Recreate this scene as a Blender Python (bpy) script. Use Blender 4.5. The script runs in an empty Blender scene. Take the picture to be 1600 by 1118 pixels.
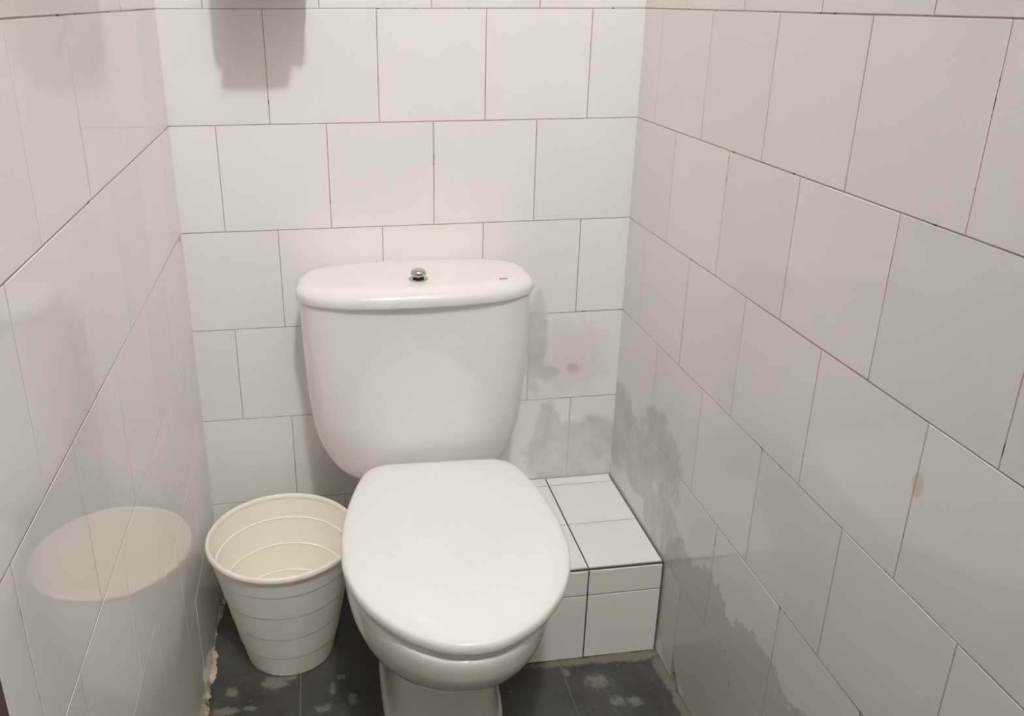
import bpy, math, random
from math import sin, cos, pi, radians
from mathutils import Vector, Matrix

random.seed(7)
scene = bpy.context.scene
C = scene.collection
FZ = 0.213                      # height of the fifth wall joint above the floor

# ------------------------------------------------------------------ camera
cd = bpy.data.cameras.new('camera')
cam = bpy.data.objects.new('camera', cd)
C.objects.link(cam)
cam.location = (0.26821, -1.63554, 1.01596 + FZ)
cam.rotation_euler = (1.200974, -0.000483, -0.149338)
cd.sensor_fit = 'HORIZONTAL'
cd.sensor_width = 36.0
cd.lens = 36.0 * 1332.337 / 1600.0
cd.shift_x = 98.85 / 1600.0
cd.shift_y = -44.02 / 1600.0
cd.clip_start = 0.02
scene.camera = cam

# ------------------------------------------------------------------ world and exposure
w = bpy.data.worlds.new('world')
scene.world = w
w.use_nodes = True
w.node_tree.nodes['Background'].inputs[0].default_value = (0.9, 0.95, 1.0, 1)
w.node_tree.nodes['Background'].inputs[1].default_value = 0.05
vs = scene.view_settings
vs.view_transform = 'Standard'
vs.look = 'None'
vs.exposure = 0.0
vs.gamma = 1.0
vs.use_curve_mapping = False
scene.cycles.use_denoising = True
scene.cycles.max_bounces = 16
scene.cycles.diffuse_bounces = 10
scene.cycles.glossy_bounces = 8

LAMP = (0.44, -2.00, 3.30)      # opal lamp under the high ceiling
LAMP_STRENGTH = 550.0
LAMP_COLOUR = (1.0, 0.995, 0.985)

# ------------------------------------------------------------------ node helpers
def new_mat(name):
    m = bpy.data.materials.new(name)
    m.use_nodes = True
    nt = m.node_tree
    b = nt.nodes['Principled BSDF']
    return m, nt, b

def N(nt, kind, **kw):
    n = nt.nodes.new(kind)
    for k, v in kw.items():
        if k == 'inputs':
            for i, val in v.items():
                n.inputs[i].default_value = val
        else:
            setattr(n, k, v)
    return n

def math_node(nt, op, a, b=None, clamp=False):
    n = N(nt, 'ShaderNodeMath', operation=op)
    n.use_clamp = clamp
    for i, s in enumerate((a, b)):
        if s is None:
            continue
        if isinstance(s, (int, float)):
            n.inputs[i].default_value = s
        else:
            nt.links.new(s, n.inputs[i])
    return n.outputs[0]

def mix_col(nt, fac, a, b):
    n = N(nt, 'ShaderNodeMix', data_type='RGBA')
    for s, i in ((fac, 0), (a, 6), (b, 7)):
        if isinstance(s, (int, float)):
            n.inputs[i].default_value = s
        elif isinstance(s, tuple):
            n.inputs[i].default_value = s + (1,) if len(s) == 3 else s
        else:
            nt.links.new(s, n.inputs[i])
    return n.outputs[2]

def position(nt):
    return N(nt, 'ShaderNodeNewGeometry').outputs['Position']

def warped(nt, pos, scale, amount):
    noise = N(nt, 'ShaderNodeTexNoise', inputs={2: scale, 3: 5.0, 4: 0.6})
    nt.links.new(pos, noise.inputs['Vector'])
    sub = N(nt, 'ShaderNodeVectorMath', operation='SUBTRACT', inputs={1: (0.5, 0.5, 0.5)})
    nt.links.new(noise.outputs['Color'], sub.inputs[0])
    sc = N(nt, 'ShaderNodeVectorMath', operation='SCALE', inputs={3: amount})
    nt.links.new(sub.outputs[0], sc.inputs[0])
    add = N(nt, 'ShaderNodeVectorMath', operation='ADD')
    nt.links.new(pos, add.inputs[0])
    nt.links.new(sc.outputs[0], add.inputs[1])
    return add.outputs[0]

def blob_mask(nt, pos, blobs):
    """union of soft ellipsoids: (centre, radii, softness, strength)"""
    total = None
    for c, r, soft, strength in blobs:
        sub = N(nt, 'ShaderNodeVectorMath', operation='SUBTRACT', inputs={1: c})
        nt.links.new(pos, sub.inputs[0])
        div = N(nt, 'ShaderNodeVectorMath', operation='DIVIDE', inputs={1: r})
        nt.links.new(sub.outputs[0], div.inputs[0])
        ln = N(nt, 'ShaderNodeVectorMath', operation='LENGTH')
        nt.links.new(div.outputs[0], ln.inputs[0])
        mr = N(nt, 'ShaderNodeMapRange', interpolation_type='SMOOTHSTEP',
               inputs={1: 1.0 - soft, 2: 1.0 + soft, 3: strength, 4: 0.0})
        nt.links.new(ln.outputs['Value'], mr.inputs[0])
        total = mr.outputs[0] if total is None else math_node(nt, 'MAXIMUM', total, mr.outputs[0])
    return total

def ragged(nt, pos, blobs, scale, amount, edge):
    """blob union whose outline is broken up by noise"""
    v = blob_mask(nt, pos, blobs)
    n = N(nt, 'ShaderNodeTexNoise', inputs={2: scale, 3: 6.0, 4: 0.65})
    nt.links.new(pos, n.inputs['Vector'])
    k = math_node(nt, 'MULTIPLY_ADD', n.outputs['Fac'], amount)
    k.node.inputs[2].default_value = -amount / 2
    mr = N(nt, 'ShaderNodeMapRange', interpolation_type='SMOOTHSTEP', inputs={1: 0.5 - edge, 2: 0.5 + edge, 3: 0.0, 4: 1.0})
    nt.links.new(math_node(nt, 'ADD', v, k), mr.inputs[0])
    return mr.outputs[0]

def noise_mask(nt, pos, scale, lo, hi, detail=5.0):
    n = N(nt, 'ShaderNodeTexNoise', inputs={2: scale, 3: detail, 4: 0.62})
    nt.links.new(pos, n.inputs['Vector'])
    mr = N(nt, 'ShaderNodeMapRange', inputs={1: lo, 2: hi, 3: 0.0, 4: 1.0})
    nt.links.new(n.outputs['Fac'], mr.inputs[0])
    return mr.outputs[0]

def bump(nt, bsdf, height, strength, dist):
    b = N(nt, 'ShaderNodeBump', inputs={'Strength': strength, 'Distance': dist})
    nt.links.new(height, b.inputs['Height'])
    nt.links.new(b.outputs[0], bsdf.inputs['Normal'])

W = 0.8884
# grey smears on the tiles: world positions on the back wall (y=0) and the right wall (x=W)
T = 0.03
SMEAR = [
    ((0.850, 0.0, FZ + 0.070), (0.050, T, 0.085), 0.8, 1.0),
    ((0.790, 0.0, FZ + 0.060), (0.105, T, 0.080), 0.7, 1.0),
    ((0.738, 0.0, FZ + 0.090), (0.035, T, 0.100), 0.8, 1.0),
    ((0.700, 0.0, FZ + 0.340), (0.030, T, 0.120), 0.9, 0.8),
    ((0.725, 0.0, FZ + 0.262), (0.040, T, 0.022), 0.9, 0.70),
    ((0.787, 0.0, FZ + 0.272), (0.020, T, 0.018), 0.9, 0.70),
    ((W, -0.040, FZ + 0.140), (T, 0.080, 0.110), 0.6, 1.0),
    ((W, -0.150, FZ + 0.120), (T, 0.100, 0.075), 0.5, 1.0),
    ((W, -0.260, FZ + 0.190), (T, 0.130, 0.100), 0.8, 0.75),
    ((W, -0.300, FZ + 0.060), (T, 0.100, 0.070), 0.6, 0.9),
]
DARK_ZONE = [  # darker, slightly rougher band with a ragged edge along the foot of the right wall
    ((W, -0.400, FZ - 0.060), (T, 0.085, 0.150), 0.45, 1.0),
    ((W, -0.520, FZ - 0.060), (T, 0.120, 0.165), 0.45, 1.0),
    ((W, -0.680, FZ - 0.060), (T, 0.140, 0.170), 0.45, 1.0),
    ((W, -0.860, FZ - 0.060), (T, 0.150, 0.165), 0.45, 1.0),
]
OCHRE = [
    ((W, -0.921, FZ + 0.527), (T, 0.0085, 0.015), 0.5, 1.0),
    ((0.780, 0.0, FZ + 0.290), (0.110, T, 0.100), 0.9, 0.75),
]

def tile_material(name, colour, rough, smear, dark_zone=(), ochre=()):
    m, nt, b = new_mat(name)
    pos = position(nt)
    info = N(nt, 'ShaderNodeObjectInfo')
    var = math_node(nt, 'MULTIPLY_ADD', info.outputs['Random'], 0.05)
    var.node.inputs[2].default_value = 0.97
    vm = N(nt, 'ShaderNodeVectorMath', operation='SCALE', inputs={0: colour})
    nt.links.new(var, vm.inputs[3])
    col = vm.outputs[0]
    faint = noise_mask(nt, pos, 3.0, 0.35, 0.75)
    col = mix_col(nt, math_node(nt, 'MULTIPLY', faint, 0.25), col, (colour[0] * 0.93, colour[1] * 0.93, colour[2] * 0.925))
    r = rough
    if smear:
        streak = noise_mask(nt, pos, 18.0, 0.25, 0.70)
        och = ragged(nt, pos, ochre, 26.0, 0.55, 0.18)
        col = mix_col(nt, math_node(nt, 'MULTIPLY', och, 0.55 if dark_zone else 0.28), col, (0.60, 0.56, 0.42))
        sm = ragged(nt, pos, smear, 20.0, 0.9, 0.14)
        patch_mask = sm
        if dark_zone:
            patch_mask = ragged(nt, pos, dark_zone, 42.0, 0.8, 0.03)
            col = mix_col(nt, math_node(nt, 'MULTIPLY', patch_mask, 0.42), col, (0.38, 0.355, 0.325))
        k = math_node(nt, 'MULTIPLY_ADD', streak, 0.40)
        k.node.inputs[2].default_value = 0.18
        col = mix_col(nt, math_node(nt, 'MULTIPLY', sm, k), col, (0.44, 0.41, 0.375))
        r = math_node(nt, 'MULTIPLY_ADD', math_node(nt, 'MAXIMUM', sm, patch_mask), 0.16)
        r.node.inputs[2].default_value = rough
    nt.links.new(col, b.inputs['Base Color'])
    if isinstance(r, float):
        b.inputs['Roughness'].default_value = r
    else:
        nt.links.new(r, b.inputs['Roughness'])
    b.inputs['IOR'].default_value = 1.5
    wv = N(nt, 'ShaderNodeTexNoise', inputs={2: 9.0, 3: 2.0})
    nt.links.new(pos, wv.inputs['Vector'])
    bump(nt, b, wv.outputs['Fac'], 0.07, 0.003)
    return m

def grout_material(name, base, dark, ochre, smear=()):
    m, nt, b = new_mat(name)
    pos = position(nt)
    col = mix_col(nt, noise_mask(nt, pos, 5.0, 0.4, 0.65), base, ochre)
    col = mix_col(nt, noise_mask(nt, pos, 48.0, 0.60, 0.66), col, dark)
    if smear:
        s = ragged(nt, pos, smear, 20.0, 0.9, 0.14)
        col = mix_col(nt, s, col, (0.58, 0.56, 0.52))
    nt.links.new(col, b.inputs['Base Color'])
    b.inputs['Roughness'].default_value = 0.9
    return m

def plain(name, colour, rough, metallic=0.0, coat=0.0, bump_scale=None, bump_strength=0.1, bump_dist=0.002):
    m, nt, b = new_mat(name)
    b.inputs['Metallic'].default_value = metallic
    b.inputs['Roughness'].default_value = rough
    pos = N(nt, 'ShaderNodeTexCoord').outputs['Object']
    f = noise_mask(nt, pos, 4.0, 0.35, 0.7)
    col = mix_col(nt, f, colour, tuple(c * 0.96 for c in colour))
    nt.links.new(col, b.inputs['Base Color'])
    if coat:
        b.inputs['Coat Weight'].default_value = coat
        b.inputs['Coat Roughness'].default_value = 0.03
    if bump_scale:
        n = N(nt, 'ShaderNodeTexNoise', inputs={2: bump_scale, 3: 4.0})
        nt.links.new(pos, n.inputs['Vector'])
        bump(nt, b, n.outputs['Fac'], bump_strength, bump_dist)
    return m

def emitter(name, colour, strength):
    m, nt, b = new_mat(name)
    b.inputs['Base Color'].default_value = (0.9, 0.9, 0.88, 1)
    b.inputs['Emission Color'].default_value = colour + (1,)
    b.inputs['Emission Strength'].default_value = strength
    return m

def floor_material():
    m, nt, b = new_mat('dark_floor_tile')
    pos = position(nt)
    cloud = noise_mask(nt, pos, 9.0, 0.3, 0.72)
    col = mix_col(nt, cloud, (0.032, 0.031, 0.029), (0.088, 0.083, 0.073))
    chalk = noise_mask(nt, pos, 26.0, 0.58, 0.74)
    col = mix_col(nt, math_node(nt, 'MULTIPLY', chalk, 0.22), col, (0.21, 0.20, 0.18))
    F = 0.02
    patches = ragged(nt, warped(nt, pos, 30.0, 0.02), [
        ((0.128, -0.312, 0), (0.022, 0.017, F), 0.7, 0.97), ((0.150, -0.300, 0), (0.024, 0.010, F), 0.7, 0.87),
        ((0.048, -0.325, 0), (0.012, 0.012, F), 0.7, 0.87), ((0.040, -0.372, 0), (0.024, 0.010, F), 0.7, 0.94),
        ((0.085, -0.372, 0), (0.014, 0.006, F), 0.7, 0.83), ((0.255, -0.318, 0), (0.012, 0.010, F), 0.7, 0.73),
        ((0.240, -0.345, 0), (0.006, 0.016, F), 0.7, 0.77), ((0.276, -0.375, 0), (0.009, 0.022, F), 0.7, 0.69),
        ((0.222, -0.390, 0), (0.016, 0.012, F), 0.7, 0.66), ((0.745, -0.400, 0), (0.028, 0.020, F), 0.7, 0.69),
        ((0.770, -0.455, 0), (0.016, 0.012, F), 0.7, 0.69), ((0.800, -0.460, 0), (0.014, 0.012, F), 0.7, 0.69),
        ((0.690, -0.370, 0), (0.008, 0.012, F), 0.7, 0.77), ((0.700, -0.345, 0), (0.070, 0.012, F), 0.7, 0.87),
        ((0.820, -0.345, 0), (0.090, 0.014, F), 0.7, 0.94), ((0.880, -0.400, 0), (0.012, 0.070, F), 0.7, 0.87),
        ((0.880, -0.500, 0), (0.010, 0.080, F), 0.7, 0.80)], 80.0, 1.7, 0.25)
    col = mix_col(nt, math_node(nt, 'MULTIPLY', patches, 0.5), col, (0.30, 0.265, 0.215))
    specks = noise_mask(nt, pos, 170.0, 0.70, 0.74, 2.0)
    col = mix_col(nt, math_node(nt, 'MULTIPLY', specks, 0.7), col, (0.45, 0.43, 0.40))
    nt.links.new(col, b.inputs['Base Color'])
    rr = math_node(nt, 'MULTIPLY_ADD', cloud, 0.25)
    rr.node.inputs[2].default_value = 0.38
    nt.links.new(rr, b.inputs['Roughness'])
    nz = N(nt, 'ShaderNodeTexNoise', inputs={2: 45.0, 3: 6.0})
    nt.links.new(pos, nz.inputs['Vector'])
    bump(nt, b, nz.outputs['Fac'], 0.35, 0.003)
    return m

WHITE = (0.865, 0.85, 0.812)
M = {}
on_back = lambda L: [b for b in L if b[0][0] != W]
on_right = lambda L: [b for b in L if b[0][0] == W]
M['tile'] = tile_material('glazed_wall_tile', WHITE, 0.04, ())
M['tile_back'] = tile_material('glazed_wall_tile_smeared', WHITE, 0.04, on_back(SMEAR), (), on_back(OCHRE))
M['tile_right'] = tile_material('glazed_wall_tile_dark_zone', WHITE, 0.04, on_right(SMEAR), on_right(DARK_ZONE), on_right(OCHRE))
M['box_tile'] = tile_material('glazed_ledge_tile', (0.86, 0.85, 0.82), 0.10, ())
M['grout'] = grout_material('wall_grout', (0.32, 0.26, 0.23), (0.06, 0.05, 0.045), (0.48, 0.43, 0.34))
M['grout_back'] = grout_material('wall_grout_back', (0.43, 0.36, 0.32), (0.06, 0.05, 0.045), (0.48, 0.43, 0.34), on_back(SMEAR))
M['grout_right'] = grout_material('wall_grout_right', (0.43, 0.36, 0.32), (0.06, 0.05, 0.045), (0.48, 0.43, 0.34), on_right(SMEAR))
M['box_grout'] = plain('ledge_grout', (0.085, 0.055, 0.045), 0.9, bump_scale=150)
M['floor'] = floor_material()
M['floor_grout'] = plain('floor_grout', (0.17, 0.155, 0.135), 0.9, bump_scale=120)
M['plaster'] = plain('painted_plaster', (0.34, 0.325, 0.30), 0.75, bump_scale=40)
M['ceiling'] = plain('ceiling_paint', (0.80, 0.79, 0.77), 0.85, bump_scale=40)
M['wood'] = plain('brown_door_wood', (0.10, 0.055, 0.032), 0.45, bump_scale=30)
M['porcelain'] = plain('white_porcelain', (0.83, 0.81, 0.775), 0.06, coat=0.3)
M['lid'] = plain('white_seat_plastic', (0.85, 0.83, 0.805), 0.05, coat=0.2)
M['chrome'] = plain('chrome', (0.62, 0.62, 0.62), 0.12, metallic=1.0)
M['dark'] = plain('dark_gap', (0.03, 0.03, 0.03), 0.7)
M['bin'] = plain('cream_bin_plastic', (0.92, 0.895, 0.82), 0.36)
M['mark'] = plain('grey_print', (0.42, 0.42, 0.42), 0.5)
def residue_material():
    m, nt, b = new_mat('ochre_filler')
    pos = position(nt)
    col = mix_col(nt, noise_mask(nt, pos, 22.0, 0.35, 0.65), (0.60, 0.54, 0.43), (0.36, 0.27, 0.17))
    col = mix_col(nt, noise_mask(nt, pos, 55.0, 0.55, 0.68), col, (0.13, 0.11, 0.09))
    nt.links.new(col, b.inputs['Base Color'])
    b.inputs['Roughness'].default_value = 0.95
    n = N(nt, 'ShaderNodeTexNoise', inputs={2: 120.0, 3: 5.0})
    nt.links.new(pos, n.inputs['Vector'])
    bump(nt, b, n.outputs['Fac'], 0.6, 0.004)
    return m
M['residue'] = residue_material()
M['paper'] = plain('white_paper', (0.80, 0.79, 0.77), 0.95)
M['dispenser'] = plain('white_dispenser_plastic', (0.78, 0.77, 0.75), 0.35)

# ------------------------------------------------------------------ mesh helpers
def mesh_obj(name, verts, faces, mat, parent=None, smooth=False, auto=None):
    me = bpy.data.meshes.new(name)
    me.from_pydata([tuple(v) for v in verts], [], faces)
    me.update()
    if mat:
        me.materials.append(mat)
    o = bpy.data.objects.new(name, me)
    C.objects.link(o)
    if parent:
        o.parent = parent
    if smooth:
        me.polygons.foreach_set('use_smooth', [True] * len(me.polygons))
        if auto:
            me.set_sharp_from_angle(angle=radians(auto))
    return o

def empty(name, loc=(0, 0, 0)):
    o = bpy.data.objects.new(name, None)
    o.empty_display_size = 0.05
    o.location = loc
    C.objects.link(o)
    return o

def tag(o, label, cat, group=None):
    o['label'] = label
    o['category'] = cat
    if group:
        o['group'] = group
    return o

def struct(o, label=None, cat=None):
    o['kind'] = 'structure'
    if label:
        o['label'] = label
        o['category'] = cat
    return o

def box_data(x0, x1, y0, y1, z0, z1):
    v = [(x, y, z) for x in (x0, x1) for y in (y0, y1) for z in (z0, z1)]
    f = [(0, 1, 3, 2), (4, 6, 7, 5), (0, 4, 5, 1), (2, 3, 7, 6), (0, 2, 6, 4), (1, 5, 7, 3)]
    return v, f

def box(name, x0, x1, y0, y1, z0, z1, mat, parent=None):
    v, f = box_data(x0, x1, y0, y1, z0, z1)
    return mesh_obj(name, v, f, mat, parent)

def bevel_box(name, x0, x1, y0, y1, z0, z1, mat, parent=None, r=0.005, seg=3):
    o = box(name, x0, x1, y0, y1, z0, z1, mat, parent)
    b = o.modifiers.new('bevel', 'BEVEL')
    b.width = r
    b.segments = seg
    return o

def loft(rings, cap_start=True, cap_end=True):
    n = len(rings[0])
    v = [p for r in rings for p in r]
    f = []
    for i in range(len(rings) - 1):
        for j in range(n):
            a, b = i * n + j, i * n + (j + 1) % n
            f.append((a, b, b + n, a + n))
    if cap_start:
        f.append(tuple(range(n - 1, -1, -1)))
    if cap_end:
        k = (len(rings) - 1) * n
        f.append(tuple(range(k, k + n)))
    return v, f

def lathe(profile, seg=64, closed=False):
    rings = [[(r * cos(2 * pi * j / seg), r * sin(2 * pi * j / seg), z) for j in range(seg)] for r, z in profile]
    if closed:
        rings.append(rings[0])
    return loft(rings, not closed, not closed)

# a tile lies in its own frame: x along the wall, y out of the wall, z up; the front face at y = 0
def tile_mesh(wd, ht, th=0.007, bev=0.0005):
    rings = [[(-a, y, -b), (a, y, -b), (a, y, b), (-a, y, b)] for a, b, y in (
        (wd / 2, ht / 2, -th), (wd / 2, ht / 2, -bev), (wd / 2 - bev * 0.35, ht / 2 - bev * 0.35, -bev * 0.3),
        (wd / 2 - bev, ht / 2 - bev, 0.0))]
    return loft(rings)

tile_cache = {}
def add_tile(parent, mat, wd, ht, origin, right, out, name='tile', tilt=0.0018):
    """right: direction along the wall, out: wall normal (unit vectors)"""
    key = (round(wd, 4), round(ht, 4), mat.name)
    R = Vector(right)
    O = Vector(out)
    U = R.cross(O)
    if key not in tile_cache:
        v, f = tile_mesh(wd, ht)
        o = mesh_obj(name, v, f, mat, parent)
        tile_cache[key] = o.data
    else:
        o = bpy.data.objects.new(name, tile_cache[key])
        C.objects.link(o)
        o.parent = parent
    mat3 = Matrix((R, O, U)).transposed()
    tiltm = Matrix.Rotation(random.uniform(-tilt, tilt), 3, 'X') @ Matrix.Rotation(random.uniform(-tilt, tilt), 3, 'Z')
    o.matrix_local = Matrix.Translation(Vector(origin)) @ (mat3 @ tiltm).to_4x4()
    return o

GAP = 0.0017
S = 0.2
def tile_wall(parent, mat, length, rows, pitch, origin, right, out, stained=None, stain_list=(), tuck=-0.0003):
    """rows: list of (z0, z1, first joint offset from the wall start)"""
    R = Vector(right)
    for z0, z1, off in rows:
        j = [0.0]
        u = off % pitch
        if u < 0.008:
            u += pitch
        while u < length - 0.008:
            j.append(u)
            u += pitch
        j.append(length)
        for a, b in zip(j, j[1:]):
            a2 = a + GAP / 2 if a > 0 else -tuck
            b2 = b - GAP / 2 if b < length else length + tuck
            wd = b2 - a2 + (random.uniform(-0.0003, 0.0003) if a > 0 and b < length else 0)
            ht = z1 - z0 - GAP + random.uniform(-0.0004, 0.0002)
            p = Vector(origin) + R * ((a2 + b2) / 2) + Vector((0, 0, (z0 + z1) / 2)) + Vector(out) * random.uniform(-0.0002, 0.0002)
            m = mat
            if stained and any(math.hypot((p - Vector(q[0])).length, 0) < 0.14 + max(q[1]) + 0.06 for q in stain_list):
                m = stained
            add_tile(parent, m, round(wd, 4), round(ht, 4), p, right, out)

def rows_for(even, odd, special, top_row=-4):
    out = []
    for k in range(top_row, 6):
        z1 = FZ + (5 - k) * S
        z0 = FZ + (4 - k) * S
        if k == 5:
            z0 = 0.002
        out.append((z0, z1, special.get(k, even if k % 2 == 0 else odd)))
    return out

TILE_TOP = FZ + 9 * S           # tiles end here, paint above
CEIL = 3.4
GR = 0.0004                     # grout lies this far behind the tile faces
DEPTH_L, DEPTH_R = 1.087, 2.90  # the left wall stops at the door frame
YEND = -2.90

# ------------------------------------------------------------------ the setting
def slab(name, u0, u1, direction, normal, start, depth, z0, z1, mat, setback=0.0):
    d, n, s = Vector(direction), Vector(normal), Vector(start)
    pts = []
    for z in (z0, z1):
        for a, b in ((u0, -setback), (u1, -setback), (u1, -depth), (u0, -depth)):
            pts.append(s + d * a + n * b + Vector((0, 0, z)))
    return mesh_obj(name, pts, [(3, 2, 1, 0), (4, 5, 6, 7), (0, 1, 5, 4), (1, 2, 6, 5), (2, 3, 7, 6), (3, 0, 4, 7)], mat)

# back wall
wb = struct(box('wall_back', -0.1, W + 0.1, GR, 0.1, 0.0, TILE_TOP, M['grout_back']),
            'back wall of square off-white glazed tiles in running bond', 'wall')
tile_wall(wb, M['tile'], W, rows_for(0.181, 0.082, {-1: 0.281 - 0.2016, -2: 0.181, -3: 0.082, -4: 0.181}), 0.2016, (0, 0, 0), (1, 0, 0), (0, -1, 0),
          M['tile_back'], on_back(SMEAR + DARK_ZONE + OCHRE), 0.004)
struct(box('wall_back_upper', -0.1, W + 0.1, -0.004, 0.1, TILE_TOP, CEIL, M['plaster']), 'painted wall above the back tiles', 'wall')

# left wall turns half a degree inwards towards the back
aL = 0.00906
dL = Vector((sin(aL), -cos(aL), 0))
nL = Vector((cos(aL), sin(aL), 0))
wl = struct(slab('wall_left', 0, DEPTH_L, dL, nL, (0, 0, 0), 0.1, 0, TILE_TOP, M['grout'], GR),
            'left wall of glossy off-white square tiles beside the bin', 'wall')
tile_wall(wl, M['tile'], DEPTH_L, rows_for(0.0095, 0.117, {0: 0.0065, 2: 0.016, -1: 0.098, -2: 0.0095, -3: 0.1}), 0.2025, (0, 0, 0), dL, nL)
struct(slab('wall_left_upper', 0, 2.91, dL, nL, (0, 0, 0), 0.1, TILE_TOP + 0.08, CEIL, M['plaster']), 'painted wall above the left tiles', 'wall')

dR = Vector((0, -1, 0))
nR = Vector((-1, 0, 0))
wr = struct(slab('wall_right', 0, DEPTH_R, dR, nR, (W, 0, 0), 0.1, 0, TILE_TOP, M['grout_right'], GR),
            'right wall of glossy off-white square tiles beside the tiled ledge', 'wall')
tile_wall(wr, M['tile'], DEPTH_R, rows_for(0.095, 0.196, {0: 0.088, 1: 0.195, 2: 0.097, 3: 0.201, 4: 0.103, 5: 0.206, -1: 0.187}), 0.205, (W, 0, 0), dR, nR,
          M['tile_right'], on_right(SMEAR + DARK_ZONE + OCHRE))
struct(slab('wall_right_upper', 0, DEPTH_R, dR, nR, (W, 0, 0), 0.1, TILE_TOP, CEIL, M['plaster']), 'painted wall above the right tiles', 'wall')
struct(box('wall_front', -0.1, W + 0.1, YEND - 0.1, YEND, 0, CEIL, M['plaster']), 'painted wall behind the camera', 'wall')

# floor: dark square tiles over grout
fl = struct(box('floor', -0.1, W + 0.1, YEND - 0.1, 0.1, -0.08, -0.0018, M['floor_grout']), 'worn dark grey tiled floor', 'floor')
FP = 0.254
for i in range(-1, 4):
    for j in range(-1, 12):
        x0, x1 = 0.178 + i * FP, 0.178 + (i + 1) * FP
        y1, y0 = -0.031 - (j) * FP, -0.031 - (j + 1) * FP
        x0, x1, y0, y1 = max(x0, -0.004), min(x1, W + 0.004), max(y0, YEND), min(y1, 0.0)
        if x1 - x0 < 0.01 or y1 - y0 < 0.01:
            continue
        add_tile(fl, M['floor'], round(x1 - x0 - 0.0025, 4), round(y1 - y0 - 0.0025, 4),
                 ((x0 + x1) / 2, (y0 + y1) / 2, 0), (1, 0, 0), (0, 0, 1), 'floor_tile', 0.0006)
struct(box('ceiling', -0.1, W + 0.1, YEND - 0.1, 0.1, CEIL, CEIL + 0.08, M['ceiling']), 'white painted ceiling', 'ceiling')

# brown door in the left wall, beside the camera
xj = sin(aL) * DEPTH_L
door = struct(empty('door_1', (0.0, -1.69, 0)), 'brown wooden door frame at the left wall end', 'door')
DT = TILE_TOP + 0.078
DEND = -2.05                    # far side of the door frame
struct(slab('wall_left_rear', -DEND + 0.002, 2.91, dL, nL, (0, 0, 0), 0.1, 0, DT, M['plaster']), 'painted wall beyond the door', 'wall')
def dpart(name, x0, x1, y0, y1, z0, z1, mat=None, parent=None, r=0.003):
    return bevel_box(name, x0, x1, y0 + 1.69, y1 + 1.69, z0, z1, mat or M['wood'], parent or door, r, 2)
dpart('jamb', -0.09, xj + 0.0015, -DEPTH_L - 0.072, -DEPTH_L - 0.0015, 0.001, DT)
dpart('jamb', -0.09, xj + 0.0090, DEND, DEND + 0.07, 0.001, DT)
dpart('frame_head', -0.09, xj + 0.005, DEND + 0.0705, -DEPTH_L - 0.073, DT - 0.07, DT)
leaf = dpart('door_leaf', -0.06, -0.02, DEND + 0.075, -DEPTH_L - 0.075, 0.008, DT - 0.073)
dpart('door_panel', -0.0195, -0.014, DEND + 0.2, -DEPTH_L - 0.2, 0.15, 0.85, None, leaf)
dpart('door_panel', -0.0195, -0.014, DEND + 0.2, -DEPTH_L - 0.2, 1.05, 1.8, None, leaf)
dpart('handle', -0.0195, 0.015, -1.27, -1.18, 0.99, 1.01, M['chrome'], leaf)

# ------------------------------------------------------------------ lamp
def ceiling_lamp():
    t = tag(empty('ceiling_lamp', (LAMP[0], LAMP[1], CEIL)), 'round opal lamp hanging under the ceiling', 'lamp')
    dz = LAMP[2] - CEIL
    v, f = lathe([(0.0, 0.0), (0.06, 0.0), (0.06, -0.01), (0.02, -0.02), (0.02, dz + 0.07), (0.0, dz + 0.07)], 24)
    mesh_obj('mount', v, [tuple(reversed(q)) for q in f], M['dispenser'], t, True, 40)
    R = 0.085
    pr = [(0.0, dz + R)] + [(R * cos(a), dz + R * sin(a) * 0.8) for a in [pi / 2 - i * pi / 10 for i in range(1, 10)]] + [(0.0, dz - R * 0.8)]
    v, f = lathe(pr, 20)
    mesh_obj('globe', v, [tuple(reversed(q)) for q in f], emitter('lamp_glow', LAMP_COLOUR, LAMP_STRENGTH), t, True, 60)
ceiling_lamp()

# ------------------------------------------------------------------ toilet
XT = 0.4335
def spow(c, p):
    return math.copysign(abs(c) ** p, c)

def superring(cx, cy, hx, hyf, hyb, z, ef=2.0, eb=2.0, n=72):
    """plan outline: front half (towards -y) and back half with their own depth and squareness"""
    pts = []
    for i in range(n):
        a = 2 * pi * i / n
        c, s = cos(a), sin(a)
        e = ef if s < 0 else eb
        hy = hyf if s < 0 else hyb
        pts.append((cx + hx * spow(c, 2 / e), cy + hy * spow(s, 2 / e), z))
    return pts

def interp(tab, t):
    for (a, va), (b, vb) in zip(tab, tab[1:]):
        if t <= b:
            k = (t - a) / (b - a)
            k = min(max(k, 0), 1)
            return tuple(p + (q - p) * k for p, q in zip(va, vb))
    return tab[-1][1]

def catmull(tab, n):
    """smooth resampling of rows of numbers"""
    out = []
    m = len(tab)
    for i in range(m - 1):
        p0, p1, p2, p3 = tab[max(i - 1, 0)], tab[i], tab[i + 1], tab[min(i + 2, m - 1)]
        for s in range(n):
            t = s / n
            out.append(tuple(0.5 * (2 * b + (c - a) * t + (2 * a - 5 * b + 4 * c - d) * t * t + (3 * b - a - 3 * c + d) * t ** 3)
                             for a, b, c, d in zip(p0, p1, p2, p3)))
    out.append(tuple(tab[-1]))
    return out

toilet = tag(empty('toilet', (XT, -0.40, 0)), 'white close-coupled toilet with its lid closed and a chrome flush button', 'toilet')
def tpart(name, v, f, mat, parent=toilet, auto=None):
    off = toilet.location
    return mesh_obj(name, [(x - off.x, y - off.y, z - off.z) for x, y, z in v], f, mat, parent, True, auto)

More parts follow.
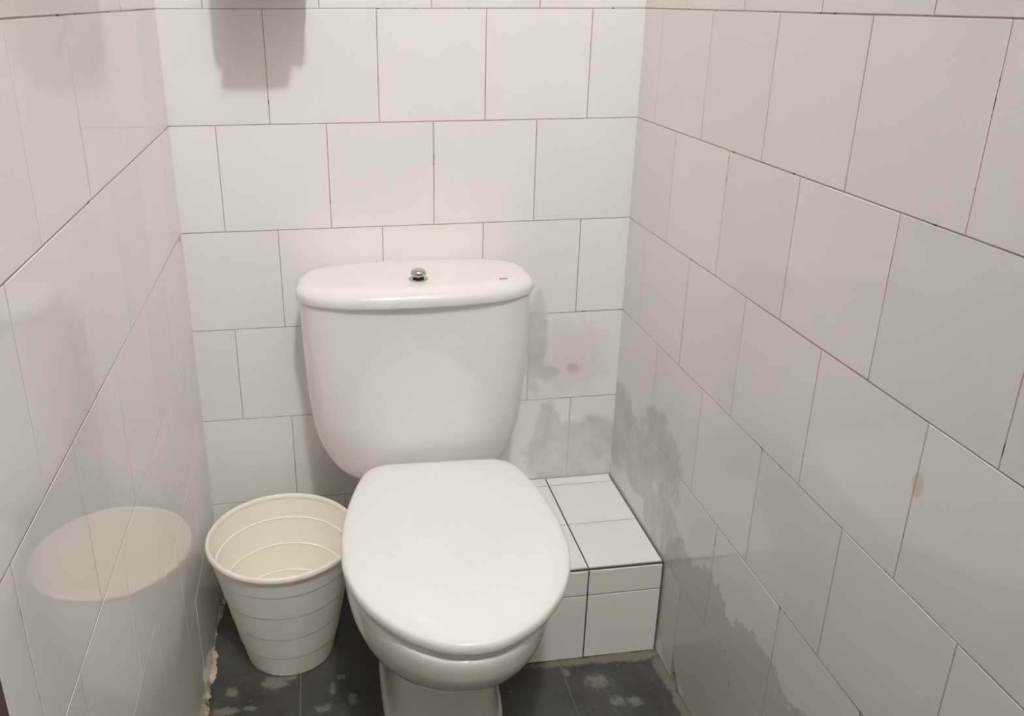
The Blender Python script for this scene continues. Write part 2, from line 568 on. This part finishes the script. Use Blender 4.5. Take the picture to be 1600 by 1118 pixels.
# bowl and pedestal: (z, centre y, half width, front reach, back reach, front squareness, back squareness)
bowl_tab = [
    (0.000, -0.350, 0.112, 0.205, 0.200, 2.8, 3.0),
    (0.012, -0.350, 0.110, 0.203, 0.198, 2.8, 3.0),
    (0.030, -0.350, 0.103, 0.195, 0.190, 2.8, 3.0),
    (0.080, -0.350, 0.099, 0.190, 0.185, 2.8, 3.0),
    (0.140, -0.350, 0.099, 0.192, 0.190, 2.8, 3.0),
    (0.190, -0.360, 0.101, 0.195, 0.205, 2.6, 3.0),
    (0.210, -0.385, 0.116, 0.200, 0.225, 2.3, 2.8),
    (0.235, -0.410, 0.141, 0.205, 0.290, 2.1, 2.0),
    (0.265, -0.425, 0.157, 0.236, 0.330, 2.05, 1.8),
    (0.300, -0.432, 0.166, 0.264, 0.360, 2.05, 1.65),
    (0.335, -0.436, 0.170, 0.284, 0.380, 2.05, 1.6),
    (0.362, -0.438, 0.171, 0.290, 0.222, 2.05, 2.05),
    (0.378, -0.438, 0.171, 0.291, 0.216, 2.05, 2.05),
    (0.384, -0.438, 0.168, 0.288, 0.213, 2.05, 2.05),
    (0.386, -0.438, 0.160, 0.280, 0.206, 2.05, 2.05),
]
rings = [superring(XT + 0.008, cy, hx, hf, hb, z, ef, eb) for z, cy, hx, hf, hb, ef, eb in catmull(bowl_tab, 4)]
v, f = loft(rings)
bowl = tpart('bowl', v, f, M['porcelain'], auto=50)

# lid outline: half width along the length, pointed slightly towards the front
XL, YL = 0.4505, -0.480
lid_half = [(-0.236, 0.0), (-0.236, 0.09), (-0.240, 0.112), (-0.252, 0.132), (-0.275, 0.146), (-0.32, 0.160), (-0.38, 0.173), (-0.44, 0.181),
            (-0.50, 0.182), (-0.55, 0.177), (-0.60, 0.162), (-0.64, 0.141), (-0.675, 0.114), (-0.70, 0.087), (-0.72, 0.056), (-0.731, 0.028), (-0.734, 0.0)]
half = catmull([(y, h) for y, h in lid_half], 4)
lid_pts = [(h, y - YL) for y, h in half] + [(-h, y - YL) for y, h in reversed(half[1:-1])]
lr = radians(-2.3)
def lid_ring(k, z, grow=0.0, dome=0.0):
    r = []
    for x, y in lid_pts:
        l = math.hypot(x, y)
        s = k + grow / l
        x2, y2 = x * s, y * s
        r.append((XL + x2 * cos(lr) - y2 * sin(lr), YL + x2 * sin(lr) + y2 * cos(lr), z - dome * 0))
    return list(reversed(r))
ZL = FZ + 0.185                 # underside of the lid
prof = [(0.978, 0.0), (0.992, 0.0006), (0.997, 0.0025), (1.0, 0.0065), (1.0, 0.0115), (0.9975, 0.0147), (0.992, 0.0172), (0.984, 0.0190), (0.965, 0.0206),
        (0.92, 0.0224), (0.84, 0.0240), (0.7, 0.0254), (0.5, 0.0266), (0.25, 0.0273), (0.05, 0.0275)]
v, f = loft([lid_ring(k, ZL + dz) for k, dz in prof])
tpart('seat_lid', v, f, M['lid'], auto=60)
zs = ZL - 0.0165
v, f = loft([lid_ring(k, z) for k, z in ((0.60, zs), (0.945, zs), (0.962, zs + 0.004), (0.962, zs + 0.011), (0.95, zs + 0.0145), (0.62, zs + 0.0145), (0.60, zs))], False, False)
tpart('seat_ring', v, f, M['lid'], auto=50)
for sx in (-0.075, 0.075):
    v, f = lathe([(0.0, 0.0), (0.013, 0.0), (0.013, 0.014), (0.011, 0.016), (0.0, 0.016)], 20)
    tpart('hinge', [(XL + sx + z - 0.008 if False else XL + sx + x, -0.232 + y, 0.3865 + z) for x, y, z in v], f, M['chrome'], auto=40)

# tank: (z, half width, front y, back y, squareness)
tank_tab = [
    (0.3360, 0.095, -0.150, -0.060, 2.6),
    (0.3385, 0.125, -0.172, -0.050, 2.6),
    (0.345, 0.143, -0.186, -0.042, 2.7),
    (0.365, 0.164, -0.198, -0.034, 2.9),
    (0.390, 0.180, -0.204, -0.028, 3.0),
    (0.430, 0.197, -0.207, -0.022, 3.2),
    (0.470, 0.205, -0.208, -0.018, 3.4),
    (0.550, 0.212, -0.209, -0.015, 3.6),
    (0.640, 0.2155, -0.210, -0.014, 3.6),
    (0.7165, 0.2175, -0.211, -0.013, 3.6),
]
def tank_ring(z, hx, yf, yb, e):
    cy = yf * 0.45 + yb * 0.55
    return superring(XT, cy, hx, cy - yf, yb - cy, z, e, e + 0.4, 96)
v, f = loft([tank_ring(*t) for t in catmull(tank_tab, 4)])
tank = tpart('tank', v, f, M['porcelain'], auto=60)
lid_tab = [(0.7175, 0.216, -0.216, -0.010), (0.7180, 0.2205, -0.2205, -0.006), (0.7215, 0.2225, -0.2230, -0.004), (0.7290, 0.2230, -0.2235, -0.004),
           (0.7360, 0.2215, -0.2215, -0.006), (0.7430, 0.2160, -0.2150, -0.011), (0.7475, 0.2080, -0.2055, -0.019), (0.7500, 0.1980, -0.1940, -0.029),
           (0.7515, 0.1680, -0.1680, -0.055), (0.7522, 0.1000, -0.1380, -0.085), (0.7522, 0.0200, -0.1150, -0.105)]
def tl_ring(z, hx, yf, yb):
    cy = yf * 0.5 + yb * 0.5
    return superring(XT, cy, hx, cy - yf, yb - cy, z, 2.9, 3.0, 96)
v, f = loft([tl_ring(*t) for t in catmull(lid_tab, 3)])
tlid = tpart('tank_lid', v, f, M['porcelain'], auto=70)
# maker's mark: a tiny line of grey print near the right end of the tank lid, too small to read
mk = []
mf = []
for i, (dx, wd, dy, h) in enumerate([(0.0, 0.0030, 0.0, 0.004), (0.0036, 0.0034, 0.0, 0.0026), (0.0078, 0.0030, 0.0, 0.0026), (0.0114, 0.0034, 0.0, 0.0026)]):
    x0 = 0.5830 + dx
    y0 = -0.1750
    k = len(mk)
    for z in (0.7505, 0.7519):
        mk += [(x0, y0, z), (x0 + wd, y0, z), (x0 + wd, y0 + h, z), (x0, y0 + h, z)]
    mf += [(k + 3, k + 2, k + 1, k), (k + 4, k + 5, k + 6, k + 7), (k, k + 1, k + 5, k + 4), (k + 1, k + 2, k + 6, k + 5), (k + 2, k + 3, k + 7, k + 6), (k + 3, k, k + 4, k + 7)]
mark = tpart('printed_mark', mk, mf, M['mark'], tlid)
mark['label'] = 'tiny grey printed mark'
# flush button: collar, dark groove and domed chrome knob
XB, YB = 0.4345, -0.1590
v, f = lathe([(0.0, 0.0), (0.0170, 0.0), (0.0178, 0.0015), (0.0172, 0.0035), (0.0150, 0.0042), (0.0120, 0.0030), (0.0, 0.0030)], 40)
btn = tpart('flush_button', [(XB + x, YB + y, 0.7515 + z) for x, y, z in v], f, M['chrome'], auto=50)
btn['label'] = 'chrome collar and domed push button'
v, f = lathe([(0.0, 0.0), (0.0098, 0.0), (0.0098, 0.0050), (0.0, 0.0050)], 32)
tpart('button_stem', [(XB + x, YB + y, 0.7546 + z) for x, y, z in v], f, M['dark'], btn, auto=40)
v, f = lathe([(0.0, 0.0), (0.0125, 0.0), (0.0140, 0.0012), (0.0145, 0.0040), (0.0140, 0.0075), (0.0120, 0.0105), (0.0085, 0.0128), (0.0045, 0.0140), (0.0008, 0.0144)], 40)
tpart('button_dome', [(XB + x, YB + y, 0.7590 + z) for x, y, z in v], f, M['chrome'], btn, auto=60)

# ------------------------------------------------------------------ waste bin
bin_ = tag(empty('waste_bin', (0.158, -0.214, 0)), 'empty cream plastic waste bin standing left of the toilet', 'bin')
BH = 0.272
def br(z):
    return 0.086 + 0.055 * z / BH
grooves = (0.054, 0.108, 0.166, 0.222)
outer = [(0.0, 0.0), (0.082, 0.0), (br(0.003), 0.003)]
for g in grooves:
    outer += [(br(g) - 0.0004, g - 0.0030), (br(g) - 0.0022, g - 0.0008), (br(g) + 0.0016, g + 0.0008)]
outer += [(br(BH - 0.010), BH - 0.010)]
TH = 0.0022
inner = [(br(BH - 0.010) - TH, BH - 0.010)]
for g in reversed(grooves):
    inner += [(br(g) - TH + 0.0012, g + 0.0014), (br(g) - TH - 0.0016, g), (br(g) - TH, g - 0.0026)]
inner += [(br(0.004) - TH, 0.006), (br(0.004) - TH - 0.004, 0.004), (0.0, 0.004)]
v, f = lathe(outer + inner, 96)
mesh_obj('body', v, f, M['bin'], bin_, True, 25)
cr = br(BH - 0.008) + 0.0005
rim_prof = [(cr + 0.0042 * cos(a), BH - 0.007 + 0.0070 * sin(a)) for a in [i * 2 * pi / 14 for i in range(14)]]
v, f = lathe(rim_prof, 96, True)
mesh_obj('rim', v, f, M['bin'], bin_, True)

# ------------------------------------------------------------------ tiled ledge in the right corner
XB0, YB0 = 0.586, -0.335
TP = 0.15
ledge = tag(empty('tiled_ledge', ((XB0 + W) / 2, YB0 / 2, 0)), 'low boxed-in ledge of small white tiles with dark joints right of the toilet', 'ledge')
lo = ledge.location
def lbox(name, x0, x1, y0, y1, z0, z1, mat):
    return box(name, x0 - lo.x, x1 - lo.x, y0 - lo.y, y1 - lo.y, z0 - lo.z, z1 - lo.z, mat, ledge)
lbox('core', XB0 + 0.003, W - 0.0015, YB0 + 0.003, -0.0015, 0.001, FZ - 0.003, M['box_grout'])
G2 = 0.003
def ltile(x0, x1, a0, a1, face):
    wd, ht = round(x1 - x0 - G2, 4), round(a1 - a0 - G2, 4)
    if face == 'top':
        add_tile(ledge, M['box_tile'], wd, ht, Vector(((x0 + x1) / 2, (a0 + a1) / 2, FZ)) - lo, (1, 0, 0), (0, 0, 1), 'tile', 0.003)
    elif face == 'front':
        add_tile(ledge, M['box_tile'], wd, ht, Vector(((x0 + x1) / 2, YB0, (a0 + a1) / 2)) - lo, (1, 0, 0), (0, -1, 0), 'tile', 0.003)
    else:
        add_tile(ledge, M['box_tile'], wd, ht, Vector((XB0, (x0 + x1) / 2, (a0 + a1) / 2)) - lo, (0, -1, 0), (-1, 0, 0), 'tile', 0.003)
for x0, x1 in ((XB0 + 0.002, 0.7365), (0.7365, W - 0.003)):
    for y0, y1 in ((YB0 + 0.0045, -0.185), (-0.185, -0.032), (-0.032, -0.001)):
        ltile(x0, x1, y0, y1, 'top')
    ltile(x0, x1, FZ - 0.062, FZ - 0.0045, 'front')
    ltile(x0, x1, 0.0, FZ - 0.062, 'front')
for y0, y1 in ((YB0 + 0.003, -0.185), (-0.185, -0.032)):
    ltile(y0, y1, FZ - 0.062, FZ - 0.004, 'side')
    ltile(y0, y1, 0.0, FZ - 0.062, 'side')

# ------------------------------------------------------------------ crumbling filler along the foot of the left wall
def residue_strip():
    rnd = random.Random(11)
    v, f = [], []
    n = 230
    drift, jag = 0.0, 0.0
    for i in range(n + 1):
        y = -0.004 - 0.60 * i / n
        xw = sin(aL) * -y
        drift = drift * 0.93 + rnd.uniform(-0.0016, 0.0016)
        jag = jag * 0.5 + rnd.uniform(-0.0012, 0.0012)
        if rnd.random() < 0.06:
            drift += rnd.choice((-0.004, 0.003, 0.005))
        lo_, mid = (0.010, 0.5) if y > -0.11 else ((0.0045, 0.25) if y > -0.21 else (0.0115, 0.5))
        base = max(lo_ + drift + jag, 0.0015)
        h = 0.0025 + abs(drift) * 0.9 + rnd.uniform(0, 0.0012)
        v += [(xw + 0.0004, y, 0.0003), (xw + 0.0004, y, h + 0.002), (xw + base * 0.45, y, h * 0.7 + 0.0006), (xw + base, y, 0.0016), (xw + base, y, 0.0003)]
    for i in range(n):
        for j in range(5):
            a, b = i * 5 + j, i * 5 + (j + 1) % 5
            f.append((a, a + 5, b + 5, b))
    f.append((0, 1, 2, 3, 4))
    k = n * 5
    f.append((k + 4, k + 3, k + 2, k + 1, k))
    o = mesh_obj('filler_residue', v, f, M['residue'], wl)
    o['label'] = 'ragged ochre strip of crumbling filler'
residue_strip()

# ------------------------------------------------------------------ paper dispenser above the picture, whose shadow falls on the back wall
disp = tag(empty('paper_dispenser', (0.205, 0, 1.24)), 'white paper dispenser on the back wall, its shadow on the tiles below', 'dispenser')
bevel_box('housing', 0.1108 - 0.205, 0.2613 - 0.205, -0.1186, -0.001, 0.0, 0.22, M['dispenser'], disp, 0.006, 4)
bevel_box('front_cover', 0.1256 - 0.205, 0.2366 - 0.205, -0.1507, -0.1190, 0.0, 0.19, M['dispenser'], disp, 0.004, 4)
